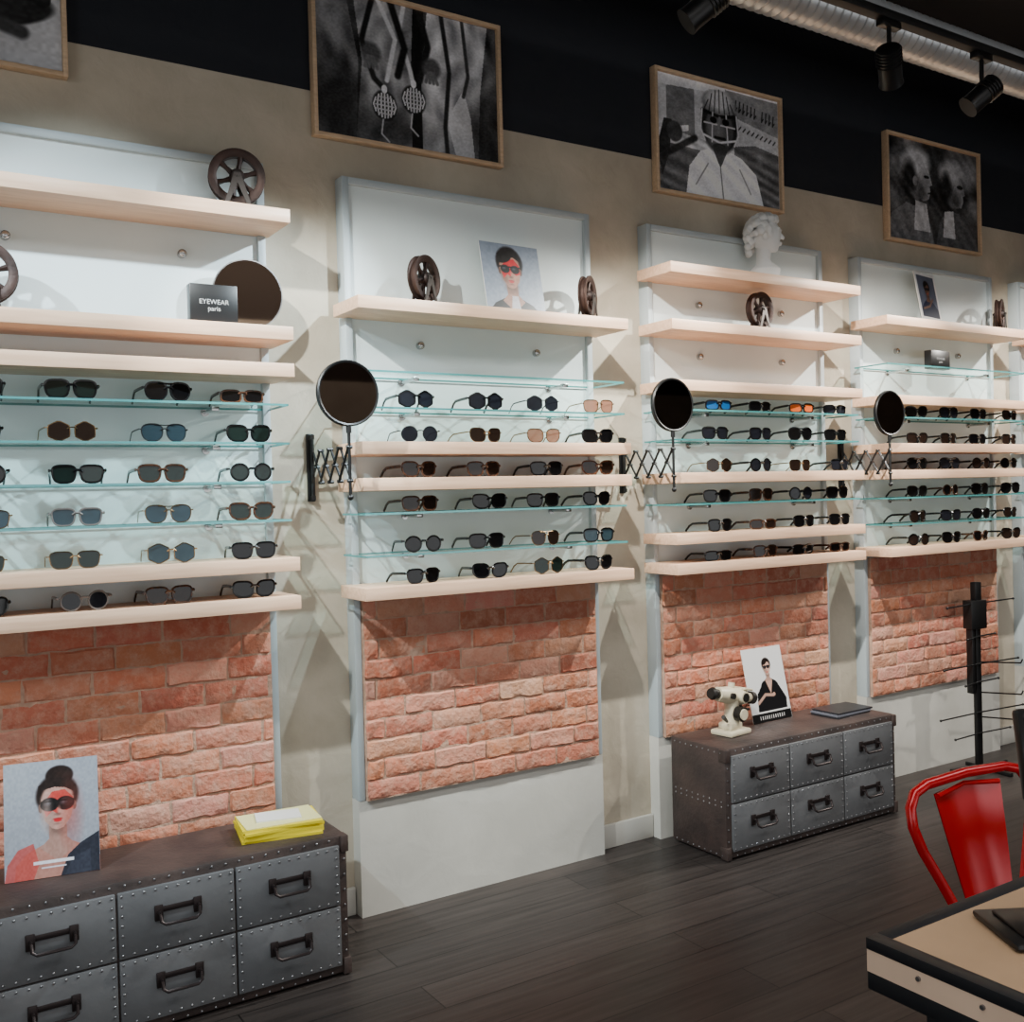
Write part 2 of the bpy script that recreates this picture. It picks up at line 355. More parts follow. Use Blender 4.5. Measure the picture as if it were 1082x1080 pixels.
for z in (1.84,1.71,1.58,1.445,1.315,1.20):
    row(X4,z,[(random.choice(['way','round','cat','avi']),random.choice([0,0,1,0]),random.choice([0,0,1,4])) for _ in range(4)])
for z in (1.84,1.71,1.45,1.20):
    row([5.72,5.98,6.24],z,[(random.choice(['way','round','cat']),0,0) for _ in range(3)])
# ------------------------------------------------------------------ painted prints
class Cv:
    def __init__(s,nx,ny,bg,a=1.0):
        s.nx,s.ny=nx,ny; u=np.linspace(0,1,nx); v=np.linspace(0,1,ny); s.u,s.v=np.meshgrid(u,v); s.c=np.zeros((ny,nx,3))+np.array(bg); s.a=a
    def mixm(s,m,col): m=m[...,None]; s.c=s.c*(1-m)+np.array(col)*m
    def ell(s,cx,cy,rx,ry,col,ang=0,soft=.08,k=1):
        du=s.u-cx; dv=(s.v-cy)*s.a; c,n=cos(ang),sin(ang); x=du*c+dv*n; y=-du*n+dv*c
        d=np.sqrt((x/rx)**2+(y/(ry*s.a))**2); s.mixm(k*np.clip((1+soft-d)/(2*soft),0,1),col)
    def poly(s,pts,col,k=1):
        ins=np.zeros(s.u.shape,bool); n=len(pts)
        for i in range(n):
            x1,y1=pts[i];x2,y2=pts[(i+1)%n]
            if y1==y2: continue
            cnd=((y1>s.v)!=(y2>s.v)); xi=(x2-x1)*(s.v-y1)/(y2-y1)+x1; ins^=cnd&(s.u<xi)
        s.mixm(k*ins.astype(float),col)
    def line(s,pts,w,col,soft=.3,k=1):
        d=np.full(s.u.shape,9.)
        for (x1,y1),(x2,y2) in zip(pts[:-1],pts[1:]):
            ex,ey=x2-x1,(y2-y1)*s.a; px=s.u-x1; py=(s.v-y1)*s.a; t=np.clip((px*ex+py*ey)/(ex*ex+ey*ey+1e-9),0,1)
            d=np.minimum(d,np.hypot(px-t*ex,py-t*ey))
        s.mixm(k*np.clip((w*(1+soft)-d)/(w*soft*2),0,1),col)
    def noise(s,k,amp,mask=None):
        g=rng.rand(k+1,k+1); x=s.u*k*.999; y=s.v*k*.999; i=x.astype(int); j=y.astype(int); fx=x-i; fy=y-j
        fx=fx*fx*(3-2*fx); fy=fy*fy*(3-2*fy)
        n=g[j,i]*(1-fx)*(1-fy)+g[j,i+1]*fx*(1-fy)+g[j+1,i]*(1-fx)*fy+g[j+1,i+1]*fx*fy
        n=(n-.5)*2*amp
        if mask is not None: n=n*mask
        s.c=np.clip(s.c+n[...,None],0,1)
    def folds(s,fr,amp,ang=0,region=None):
        ph=np.sin((s.u*cos(ang)+s.v*sin(ang))*fr+np.sin(s.v*9+s.u*5)*2.0)
        m=1 if region is None else ((s.u>region[0])&(s.u<region[1])&(s.v>region[2])&(s.v<region[3]))
        s.c=np.clip(s.c+(ph*amp*m)[...,None],0,1)
    def mesh(s,name,w,h,parent,y=0):
        c=np.clip(s.c,0,1); lin=np.where(c<=.04045,c/12.92,((c+.055)/1.055)**2.4)
        vs=np.stack([(s.u-.5)*w,np.full(s.u.shape,y),s.v*h],-1).reshape(-1,3)
        nx,ny=s.nx,s.ny; i=np.arange(nx-1);j=np.arange(ny-1); I,J=np.meshgrid(i,j); k=(J*nx+I).ravel()
        fs=np.stack([k,k+1,k+nx+1,k+nx],-1)
        me=bpy.data.meshes.new(name); me.from_pydata(vs.tolist(),[],fs.tolist()); me.materials.append(M_print)
        a=me.color_attributes.new("Col",'FLOAT_COLOR','POINT'); a.data.foreach_set("color",np.concatenate([lin.reshape(-1,3),np.ones((nx*ny,1))],1).astype(np.float32).ravel())
        me.update(); o=bpy.data.objects.new(name,me); COL.objects.link(o); o.parent=parent; return o
def g(x): return (x,x,x*1.02)
def art_lacrosse():
    c=Cv(300,210,g(.16),.7)
    c.poly([(0,0),(.0,1),(.16,1),(.22,.55),(.2,0)],g(.38)); c.poly([(.2,0),(.24,.55),(.2,1),(.52,1),(.5,.5),(.52,0)],g(.56))
    c.poly([(.55,0),(.56,.5),(.6,1),(.95,1),(.9,.5),(.88,0)],g(.72)); c.poly([(.88,0),(.9,.5),(.95,1),(1,1),(1,0)],g(.30))
    c.folds(26,.09,.25); c.folds(55,.07,-.3); c.folds(90,.03,.1); c.noise(14,.08)
    c.ell(.1,.2,.16,.3,g(.12),.3,.6,.8); c.ell(.9,.15,.12,.3,g(.10),0,.6,.7); c.ell(.42,.1,.2,.12,g(.14),0,.6,.7); c.ell(.08,.85,.1,.2,g(.6),0,.6,.6)
    c.poly([(.50,0),(.505,.5),(.53,1),(.58,1),(.56,.5),(.56,0)],g(.07))
    c.line([(.3,1),(.24,.7),(.3,.45),(.36,.38)],.014,g(.09)); c.line([(.33,1),(.42,.75),(.37,.45)],.012,g(.85))
    c.line([(.47,1),(.44,.8),(.5,.55),(.52,.42)],.012,g(.85)); c.line([(.55,1),(.6,.75),(.55,.5)],.018,g(.12))
    c.line([(.40,1),(.47,.7),(.43,.5)],.018,g(.08))
    for (hx,hy,an) in ((.29,.62,.4),(.62,.6,-.3)):
        c.ell(hx,hy,.05,.075,g(.32),an,.2)
        for q in range(4): c.line([(hx+.01*q-.02,hy-.03),(hx+.022*q-.035,hy-.10)],.009,g(.42)); 
    for cx,cy in ((.355,.27),(.515,.35)):
        c.ell(cx,cy,.066,.105,g(.07)); c.ell(cx,cy,.055,.09,g(.22))
        for k in range(-3,4):
            c.line([(cx+k*.016,cy+.085*sqrt(1-(k/3.6)**2)),(cx+k*.02,cy),(cx+k*.016,cy-.085*sqrt(1-(k/3.6)**2))],.0035,g(.9))
        for k in range(-2,3): c.line([(cx-.05*sqrt(1-(k/3)**2),cy+k*.028),(cx+.05*sqrt(1-(k/3)**2),cy+k*.028)],.003,g(.75))
        c.ell(cx,cy+.115,.016,.03,g(.9)); c.line([(cx-.01,cy-.1),(cx-.02,cy-.2),(cx+.02,cy-.25)],.004,g(.75))
    c.poly([(.75,0),(.7,.25),(.8,.5),(.84,.3),(.86,0)],g(.86),.7); c.line([(.68,1),(.72,.6),(.69,.2),(.7,0)],.012,g(.14)); c.line([(.8,1),(.83,.6),(.80,.45)],.01,g(.22))
    c.noise(110,.05); return c
def art_catcher():
    c=Cv(280,196,g(.80),.7)
    c.poly([(0,.0),(0,.42),(.35,.40),(.35,0)],g(.40)); c.poly([(.62,.0),(.62,.5),(1,.6),(1,0)],g(.42)); c.folds(60,.10,1.2,(0,1,0,.5))
    c.poly([(.08,.55),(.08,.9),(.3,.95),(.3,.5)],g(.50)); c.poly([(0,.45),(.25,.55),(.25,.6),(0,.52)],g(.9))
    c.poly([(.0,.9),(1,.97),(1,1),(0,1)],g(.9)); c.poly([(.55,.78),(1,.66),(1,.98),(.55,.99)],g(.56)); c.poly([(.56,.6),(1,.5),(1,.64),(.56,.76)],g(.78))
    for k in range(12): 
        x=.60+k*.032; 
        if k!=7: c.line([(x,.83-.2*(x-.6)),(x+.008,.92-.2*(x-.6))],.005,g(.10)); c.line([(x,.83-.2*(x-.6)),(x+.016,.86-.2*(x-.6))],.004,g(.10))
    for k in range(10): x=.62+k*.037; c.line([(x,.67-.22*(x-.6)),(x+.02,.70-.22*(x-.6))],.005,g(.2))
    c.poly([(.04,.12),(.0,.35),(.06,.62),(.12,.62),(.1,.35)],g(.18)); c.ell(.14,.52,.06,.09,g(.28)); c.line([(.05,.3),(.3,.5)],.02,g(.2))
    c.noise(12,.07); c.noise(36,.05)
    c.poly([(.22,0),(.25,.25),(.34,.40),(.45,.45),(.56,.45),(.68,.40),(.80,.28),(.86,0)],g(.97)); c.folds(50,.05,.8,(.22,.86,0,.42))
    c.poly([(.44,.44),(.5,.28),(.56,.44)],g(.35))
    c.line([(.5,.28),(.52,.0)],.005,g(.5)); c.line([(.3,.1),(.4,.3)],.005,g(.6)); c.line([(.75,.1),(.66,.3)],.005,g(.6))
    c.ell(.5,.66,.15,.25,g(.16)); c.ell(.5,.63,.112,.20,g(.32)); c.ell(.47,.60,.07,.14,g(.46),0,.4)
    c.ell(.5,.85,.14,.12,g(.52)); c.ell(.5,.88,.10,.09,g(.85),0,.3)
    for k in range(-3,4): c.line([(.5+k*.03,.97-.012*k*k),(.5+k*.042,.77)],.0045,g(.22))
    c.line([(.36,.765),(.5,.735),(.64,.765)],.010,g(.06)); c.line([(.37,.55),(.5,.505),(.63,.55)],.007,g(.9)); c.line([(.375,.66),(.625,.66)],.005,g(.85))
    c.line([(.445,.76),(.435,.50)],.005,g(.85)); c.line([(.555,.76),(.565,.50)],.005,g(.85)); c.line([(.5,.72),(.49,.6)],.012,g(.5)); c.line([(.36,.77),(.345,.6),(.38,.5)],.006,g(.85)); c.line([(.64,.77),(.655,.6),(.62,.5)],.006,g(.85))
    c.ell(.45,.695,.028,.03,g(.05)); c.ell(.55,.695,.028,.03,g(.05)); c.line([(.46,.545),(.54,.545)],.009,g(.1)); c.ell(.5,.46,.06,.04,g(.22))
    c.noise(110,.05); return c
def art_profiles():
    c=Cv(240,168,g(.18),.7); c.noise(6,.14)
    for x,y,r,l in ((.1,.75,.1,.45),(.9,.8,.12,.55),(.75,.95,.1,.4),(.25,.95,.1,.5),(.05,.4,.1,.4),(.95,.45,.08,.45)): c.ell(x,y,r,r*1.3,g(l),0,.5)
    c.poly([(0,0),(.04,.25),(.20,.38),(.38,.34),(.46,.2),(.5,0)],g(.44)); c.poly([(.28,.12),(.30,.42),(.42,.40),(.46,.12)],g(.74))
    c.ell(.33,.66,.125,.23,g(.48)); c.poly([(.40,.80),(.455,.72),(.485,.60),(.458,.585),(.465,.53),(.445,.45),(.38,.42),(.3,.5)],g(.60))
    c.ell(.31,.80,.145,.13,g(.80),.15,.3); c.ell(.24,.64,.07,.16,g(.16),0,.35); c.ell(.30,.61,.025,.05,g(.55)); c.ell(.425,.67,.03,.016,g(.08)); c.line([(.44,.51),(.47,.515)],.006,g(.12)); c.ell(.36,.5,.06,.09,g(.30),0,.6)
    c.poly([(.52,0),(.56,.25),(.66,.38),(.84,.36),(.96,.22),(1,0)],g(.34)); c.poly([(.60,.1),(.62,.36),(.72,.38),(.74,.1)],g(.76))
    c.ell(.72,.63,.115,.22,g(.42)); c.poly([(.78,.76),(.83,.68),(.86,.57),(.835,.55),(.84,.50),(.815,.43),(.75,.42),(.69,.5)],g(.54))
    c.ell(.70,.77,.13,.12,g(.70),.15,.3); c.ell(.64,.60,.06,.15,g(.13),0,.35); c.ell(.80,.64,.035,.02,g(.07)); c.ell(.75,.5,.05,.08,g(.28),0,.6)
    c.folds(60,.04,.5); c.noise(40,.06); c.noise(110,.05); return c
def art_tool():
    c=Cv(220,154,g(.74),.7); c.noise(5,.06)
    c.ell(.78,.32,.2,.10,g(.15),.2); c.ell(.93,.42,.035,.05,g(.08)); c.line([(.5,.55),(.75,.5),(.93,.42)],.025,g(.12)); c.line([(.3,.2),(.6,.3),(.85,.2)],.03,g(.25))
    c.ell(.4,.6,.2,.2,g(.3)); c.ell(.4,.6,.12,.12,g(.65)); c.noise(60,.05); return c
def framed(x0,x1,z0,z1,art):
    w=x1-x0;h=z1-z0; e=empty("framed_photograph",T((x0+x1)/2,-.006,z0)); b=MB(); t=.015;d=.032
    b.box(-w/2,-w/2+t,-d,.004,0,h,0,.0015); b.box(w/2-t,w/2,-d,.004,0,h,0,.0015); b.box(-w/2+t,w/2-t,-d,.004,0,t,0,.0015); b.box(-w/2+t,w/2-t,-d,.004,h-t,h,0,.0015)
    b.box(-w/2+t,w/2-t,-.012,.002,t,h-t,1); b.done("frame",[M_oak,M_paper],e)
    c=art(); o=c.mesh("print",w-2*t,h-2*t,e); o.location=(0,-.014,t)
framed(-.215,.575,2.835,3.38,art_tool); framed(1.38,2.165,2.795,3.35,art_lacrosse); framed(2.955,3.745,2.815,3.36,art_catcher); framed(4.515,5.325,2.78,3.345,art_profiles)
def portrait(c,cx,cy,s,skin,hair,body,bang=True,lens=(.04,.04,.05),red=None,updo=False,lips=(.6,.2,.2),big=1.0):
    a=c.a; E=lambda x,y,rx,ry,col,ang=0,soft=.08,k=1: c.ell(cx+x*s,cy+y*s/a,rx*s,ry*s/a,col,ang,soft,k)
    P=lambda pts,col,k=1: c.poly([(cx+x*s,cy+y*s/a) for x,y in pts],col,k)
    dk=tuple(k*.62 for k in skin); lt=tuple(min(1,k*1.1) for k in skin)
    P([(-1.8,-3.6),(-1.62,-2.3),(-1.2,-1.85),(-.45,-1.5),(.45,-1.5),(1.2,-1.85),(1.65,-2.3),(1.85,-3.6)],body)
    E(0,.45,.84,.88,hair)
    if updo: E(.10,1.28,.55,.42,hair); E(.25,1.3,.3,.2,tuple(min(1,k*1.8) for k in hair),0,.6,.5)
    P([(-.33,-.4),(-.36,-1.35),(-.7,-1.7),(0,-2.3),(.7,-1.7),(.36,-1.35),(.33,-.4)],tuple(k*.9 for k in skin)); E(0,-.95,.36,.28,dk,0,.5,.8)
    E(-.66,-.05,.09,.19,dk); E(.66,-.05,.09,.19,dk)
    P([(-.63,.35),(-.62,-.15),(-.50,-.58),(-.22,-.93),(0,-1.0),(.22,-.93),(.50,-.58),(.62,-.15),(.63,.35)],skin); E(0,.28,.63,.66,skin)
    E(-.42,-.25,.22,.5,dk,.15,.6,.6); E(.28,-.22,.24,.34,lt,0,.7,.8); E(.1,.55,.4,.2,lt,0,.6,.6)
    if red: P([(-.60,.1),(-.2,.62),(.3,.66),(.62,.3),(.62,-.15),(.35,-.25),(.12,-.1),(0,-.35),(-.2,-.2),(-.45,-.45)],red,.85)
    P([(-.72,.5),(-.55,.72),(-.1,.80),(.3,.74),(.62,.55),(.74,.3),(.76,.8),(.4,1.15),(-.3,1.2),(-.75,.9)],hair)
    if bang: E(-.30,.68,.48,.25,hair,.35)
    b=big
    for sx in (-1,1):
        E(sx*.31,.08,.29*b,.235*b,lens,0,.06); E(sx*.31-.06,.16,.12,.09,(.42,.44,.5),.5,.8,.6)
    P([(-.66,.17),(.66,.17),(.64,.24),(-.64,.24)],lens)
    E(.06,-.22,.07,.18,lt,0,.6,.7); E(.0,-.36,.13,.06,dk,0,.5,.8)
    E(0,-.56,.19,.045,lips,0,.2); E(0,-.63,.15,.055,tuple(min(1,k*1.15) for k in lips),0,.2); E(0,-.76,.13,.04,dk,0,.7,.6)
def art_red1():
    c=Cv(170,180,(.50,.54,.60),1.05); portrait(c,.47,.62,.27,(.62,.46,.40),(.07,.04,.04),(.05,.05,.08),red=(.74,.05,.09))
    c.poly([(.40,.0),(.45,.26),(.55,.26),(.58,0)],(.66,.65,.68)); c.poly([(.25,.04),(.25,.07),(.75,.07),(.75,.04)],(.6,.6,.65)); c.noise(30,.03); return c
def art_red2():
    c=Cv(200,262,(.54,.56,.60),1.32); c.ell(.1,.9,.7,.5,(.64,.66,.69),0,.9,.6)
    portrait(c,.56,.60,.27,(.70,.54,.49),(.11,.07,.06),(.66,.46,.41),bang=False,red=(.74,.20,.18),updo=True,lips=(.64,.08,.12),big=1.24,lens=(.02,.02,.025))
    # light from the left, warm shade on the right of the face
    c.ell(.70,.52,.10,.22,(.62,.22,.18),0,.7,.45); c.ell(.44,.56,.05,.12,(.86,.74,.70),0,.8,.5)
    c.poly([(0,0),(.03,.14),(.14,.26),(.30,.30),(.36,.12),(.3,0)],(.70,.26,.24),.8); c.poly([(.58,0),(.66,.17),(.80,.26),(1,.34),(1,0)],(.11,.13,.18)); c.poly([(.62,0),(.72,.14),(.9,.2),(.9,0)],(.2,.22,.28),.5)
    c.poly([(.30,.115),(.30,.145),(.72,.145),(.72,.115)],(.85,.85,.88)); c.poly([(.38,.08),(.38,.09),(.64,.09),(.64,.08)],(.8,.8,.85)); c.noise(50,.03); return c
def art_white():
    c=Cv(140,188,(.80,.80,.80),1.34); portrait(c,.56,.72,.135,(.70,.56,.50),(.09,.06,.05),(.05,.05,.06))
    c.poly([(.18,.14),(.22,.38),(.36,.49),(.5,.53),(.66,.53),(.80,.46),(.94,.28),(.92,.14)],(.05,.05,.06)); c.poly([(.48,.54),(.57,.36),(.65,.54)],(.70,.56,.50)); c.line([(.22,.26),(.42,.36),(.62,.34)],.028,(.66,.52,.46)); c.ell(.64,.35,.035,.025,(.68,.54,.48))
    c.poly([(0,0),(0,.12),(1,.12),(1,0)],(.04,.04,.045))
    for k in range(12): c.line([(.2+k*.055,.04),(.2+k*.055,.08)],.007,(.9,.9,.9))
    return c
def art_card():
    c=Cv(120,166,(.88,.88,.88),1.38); c.poly([(.08,.14),(.08,.94),(.92,.94),(.92,.14)],(.34,.36,.42)); c.noise(8,.04)
    portrait(c,.5,.68,.18,(.40,.29,.24),(.07,.05,.04),(.09,.12,.24)); c.poly([(.08,.14),(.08,.3),(.3,.44),(.7,.44),(.92,.3),(.92,.14)],(.08,.10,.20)); c.line([(.2,.3),(.5,.36),(.7,.5)],.03,(.40,.29,.24))
    c.poly([(0,0),(0,.13),(1,.13),(1,0)],(.88,.88,.88)); c.poly([(.2,.05),(.2,.08),(.8,.08),(.8,.05)],(.2,.2,.2)); return c
def poster(name,art,w,h,mw):
    e=empty(name,mw); b=MB(); b.box(-w/2,w/2,0,.003,.0008,h,0); b.done("backing_card",[M_paper],e); art().mesh("print",w,h,e,-.0008)
poster("portrait_poster",art_red1,.275,.285,T(2.14,-.15,2.1965,radians(3),radians(-11)))
poster("portrait_poster",art_red2,.25,.325,T(.425,-.275,.4485,radians(-10),radians(-14)))
poster("portrait_poster",art_white,.255,.33,T(3.43,-.19,.4585,radians(2),radians(-12)))
poster("portrait_card",art_card,.225,.28,T(4.71,-.15,2.3315,radians(10),radians(-10)))
# ------------------------------------------------------------------ reels
def reel(x,y,z,yaw,s=1):
    b=MB(); Rr=.090; zc=.110
    b.M=Matrix.Translation((0,0,zc))
    b.lathe([(Rr,-.018),(Rr,-.012),(Rr-.010,-.006),(Rr-.010,.006),(Rr,.012),(Rr,.018),(Rr-.012,.020),(Rr-.026,.012),(Rr-.026,-.012),(Rr-.012,-.020)],0,40,'Y',True)
    b.lathe([(.0001,-.026),(.018,-.026),(.024,-.018),(.024,.018),(.018,.026),(.0001,.026)],0,20,'Y')
    for k in range(6):
        a=2*pi*k/6+.3; b.tube([(.016*cos(a),0,.016*sin(a)),(.042*cos(a),0,.042*sin(a)),(.070*cos(a),0,.070*sin(a))],[.013,.009,.014],0,8,flat=.8)
    b.cyl((0,-.038,0),(0,.038,0),.006,1,12)
    b.M=Matrix.Identity(4)
    for sd in (-1,1):
        yy=sd*.032
        b.prism([(-.045,.008),(-.032,.008),(.0,.085),(.032,.008),(.045,.008),(.010,.118),(-.010,.118)],yy-.0025,yy+.0025,1)
    b.box(-.055,.055,-.04,.04,0,.009,1,.002)
    b.done("antique_pulley_wheel",[M_iron,mat("bracket_steel",(.30,.28,.27),.4,.8)],None,T(x,y,z,yaw,0,s))
reel(1.055,-.16,2.4505,radians(-14)); reel(.31,-.16,2.0705,radians(-10)); reel(1.735,-.155,2.1955,radians(28),.92); reel(2.475,-.15,2.1955,radians(36),.9)
reel(3.44,-.155,2.2155,radians(5),.88); reel(5.29,-.155,2.3305,radians(24),.9)
# shelf mirror + black brand boxes
b=MB(); b.M=T(0,0,.118,0,0); b.lathe([(.0001,-.004),(.112,-.004)],0,48,'Y'); b.lathe([(.112,-.0045),(.116,-.004),(.116,.006),(.0001,.006)],1,48,'Y')
b.M=Matrix.Identity(4); b.tube([(0,.006,.11),(0,.05,.004)],.004,1,8); b.box(-.03,.03,-.012,.05,0,.004,1,.001)
b.done("round_table_mirror",[M_mirror,M_steel],None,T(1.09,-.125,2.0705,radians(-4),radians(2.5)))
def brandbox(x,y,z,w,h,yaw):
    e=empty("black_display_block",T(x,y,z,yaw)); b=MB(); b.box(-w/2,w/2,-.02,.02,0,h,0,.002); b.done("block",[M_blackp],e)
    cu=bpy.data.curves.new("label_text","FONT"); cu.body="EYEWEAR\nparis"; cu.align_x='CENTER'; cu.size=h*.17; cu.extrude=.0003; cu.materials.append(mat("label_grey",(.6,.6,.6),.5))
    t=bpy.data.objects.new("label_text",cu); COL.objects.link(t); t.parent=e; t.location=(0,-.0206,h*.5); t.rotation_euler=(pi/2,0,0)
brandbox(.955,-.19,2.0705,.15,.125,radians(-2)); brandbox(4.72,-.16,2.1005,.17,.095,radians(3))
# ------------------------------------------------------------------ bust
b=MB(); 
b.sph((0,0,.165),.048,0,20,14,(1,1.12,1.25)); b.sph((0,-.016,.137),.034,0,16,10,(.95,1,1.05)); b.sph((0,-.028,.118),.017,0,12,8)
b.tube([(0,-.046,.176),(0,-.060,.152),(0,-.058,.148)],[.005,.009,.007],0,10)
b.sph((0,-.052,.134),.009,0,10,8,(1.4,.7,.5)); b.sph((0,-.050,.128),.008,0,10,8,(1.3,.8,.5)); b.tube([(-.03,-.043,.182),(0,-.052,.180),(.03,-.043,.182)],.006,0,8)
b.tube([(0,.008,.13),(0,.012,.075),(0,.008,.05)],[.027,.026,.034],0,16)
b.tube([(0,.005,.062),(0,.005,.04),(0,.005,.012),(0,.005,0)],[.03,.055,.05,.045],0,24,flat=.75)
for sd in (-1,1): b.sph((sd*.048,.005,.155),.013,0,8,6,(.5,1,1.3))
rr=random.Random(3)
for k in range(150):
    a=rr.uniform(0,2*pi); e_=rr.uniform(-.25,1.5); d=Vector((cos(a)*cos(e_),sin(a)*cos(e_),sin(e_)))
    if d.y<-.35 and d.z<.62: continue
    q=Vector((0,.008,.172))+Vector((d.x*.060,d.y*.066,d.z*.066)); b.sph(q,rr.uniform(.009,.017),0,8,6)
for k in range(14): b.sph((rr.uniform(-.035,.035),.05+rr.uniform(0,.02),rr.uniform(.10,.16)),.014,0,8,6)
o=b.done("classical_bust",[M_white],None,T(3.49,-.155,2.4505,radians(48),0,1.22))
md=o.modifiers.new("remesh","REMESH"); md.mode='VOXEL'; md.voxel_size=.0024; md.use_smooth_shade=True
md=o.modifiers.new("smooth","SMOOTH"); md.iterations=2; md.factor=.5
# ------------------------------------------------------------------ scissor mirrors
def scissor(x,ext,zr=1.85,yaw=0):
    e=empty("extending_wall_mirror",T(x,0,0)); z0,z1=1.50,1.74
    b=MB(); b.box(-.014,.014,-.012,0,z0,z1,0,.003); b.cyl((0,-.022,z0+.01),(0,-.022,z1-.01),.006,0,10)
    b.box(-.008,.008,-.028,-.01,z0+.005,z0+.02,0); b.box(-.008,.008,-.028,-.01,z1-.02,z1-.005,0)
    n=4; L=(ext-.022)/n; za,zb=1.565,1.675
    for k in range(n):
        ya=-.022-k*L; yb=ya-L
        b.tube([(-.004,ya,za),(-.004,yb,zb)],.0048,0,6); b.tube([(.004,ya,zb),(.004,yb,za)],.0048,0,6)
        b.cyl((-.010,(ya+yb)/2,(za+zb)/2),(.010,(ya+yb)/2,(za+zb)/2),.006,0,8)
        for zz in (za,zb): b.cyl((-.010,yb,zz),(.010,yb,zz),.006,0,8)
    ye=-ext; b.cyl((0,ye,z0+.01),(0,ye,z1),.0055,0,10); b.sph((0,ye,z0+.01),.010,0,10,8)
    b.cyl((0,ye,z1-.02),(0,ye,z1+.005),.009,0,10)
    b.done("scissor_arm",[M_black],e)
    b=MB(); b.lathe([(.0001,-.0075),(.099,-.0075)],1,48,'Y'); b.lathe([(.099,-.0078),(.104,-.010),(.108,-.006),(.108,.006),(.100,.010),(.0001,.012)],0,48,'Y')
    b.done("mirror_head",[M_black,mat("smoked_mirror",(.36,.34,.33),.03,1)],e).matrix_world=T(x,ye,zr,yaw,radians(0))
for x,ex in ((1.34,.35),(2.745,.335),(4.14,.30)): scissor(x,ex)
# ------------------------------------------------------------------ trunk cabinets
def cabinet(x0,x1,h,yb=-.10,yf=-.435):
    e=empty("riveted_trunk_cabinet",T(x0,0,0)); W=x1-x0
    b=MB(); b.box(0,W,yf+.006,yb,0.006,h,0,.012)
    for xx in (.04,W-.04):
        for yy in (yf+.05,yb-.04): b.cyl((xx,yy,0),(xx,yy,.012),.02,0,12)
    b.done("leather_carcass",[M_leather],e)
    b=MB(); fr=.028; n=3; dw=(W-2*fr)/n; dh=(h-2*fr-.006)/2
    for i in range(n):
        for j in range(2):
            a=fr+i*dw+.003; c=fr+(i+1)*dw-.003; z0=fr+.006+j*dh+.003; z1=z0+dh-.006
            b.box(a,c,yf-.004,yf+.02,z0,z1,0,.003)
            nv=11; mv=7
            for k in range(nv):
                xx=a+.010+(c-a-.020)*k/(nv-1)
                for zz in (z0+.010,z1-.010): b.sph((xx,yf-.004,zz),.0038,1,8,5,(1,.6,1))
            for k in range(1,mv-1):
                zz=z0+.010+(z1-z0-.020)*k/(mv-1)
                for xx in (a+.010,c-.010): b.sph((xx,yf-.004,zz),.0038,1,8,5,(1,.6,1))
            mx=(a+c)/2; mz=(z0+z1)/2+.012
            b.box(mx-.060,mx+.060,yf-.008,yf-.003,mz+.004,mz+.020,2,.002)
            for sd in (-1,1):
                b.box(mx+sd*.055-.012,mx+sd*.055+.012,yf-.010,yf-.003,mz-.018,mz+.026,2,.002)
                b.cyl((mx+sd*.055,yf-.006,mz+.006),(mx+sd*.055,yf-.028,mz+.006),.005,2,8)
            b.tube([(mx-.055,yf-.024,mz+.006),(mx-.054,yf-.034,mz-.014),(mx-.043,yf-.036,mz-.022),(mx+.043,yf-.036,mz-.022),(mx+.054,yf-.034,mz-.014),(mx+.055,yf-.024,mz+.006)],.0048,2,8)
    for xx in (.0,W):
        for zz in (.030,h-.030):
            b.box(xx-.002 if xx==0 else xx-.024,xx+.024 if xx==0 else xx+.002,yf-.001,yf+.04,zz-.026,zz+.026,3,.003)
    for k in range(9):
        yy=yf+.03+k*(yb-yf-.06)/8
        for zz in (.02,h-.02,h*.5-.01,h*.5+.01): b.sph((-.0005,yy,zz),.004,1,8,5,(.6,1,1))
    for k in range(26):
        xx=.02+(W-.04)*k/25
        for zz in (.016,h-.014): b.sph((xx,yf+.006,zz),.0036,1,8,5,(1,.6,1))
    for k in range(9):
        zz=.03+k*(h-.06)/8
        for xx in (.013,W-.013): b.sph((xx,yf+.005,zz),.0036,1,8,5,(1,.6,1))
    b.done("riveted_drawers",[M_zinc,M_rivet,M_handle,M_leather],e)
cabinet(.20,1.26,.447); cabinet(2.895,3.965,.457)
# items on cabinets
b=MB()
for k in range(5):
    yaw=radians(random.uniform(-4,4)); b.M=T(0,0,k*.0085,yaw); b.box(-.125,.125,-.085,.085,0,.008,0)
b.M=T(.0,.0,.0425,radians(3)); b.box(-.118,.12,-.075,.08,0,.003,2); b.M=T(-.02,.01,.0456,radians(-6)); b.box(-.05,.09,-.045,.05,0,.004,1)
b.done("magazine_stack",[M_yellow,M_paper,mat("cover_pale",(.90,.88,.62),.4)],None,T(1.09,-.28,.4475,radians(-8)))
b=MB()
for k in range(3):
    b.M=T(random.uniform(-.01,.01),0,k*.008,radians(random.uniform(-8,8))); b.box(-.12,.12,-.075,.075,0,.0075,k%2)
b.done("brochure_stack",[mat("brochure_dark",(.14,.14,.16),.35),mat("brochure_grey",(.40,.41,.45),.35)],None,T(3.79,-.27,.4575,radians(6)))
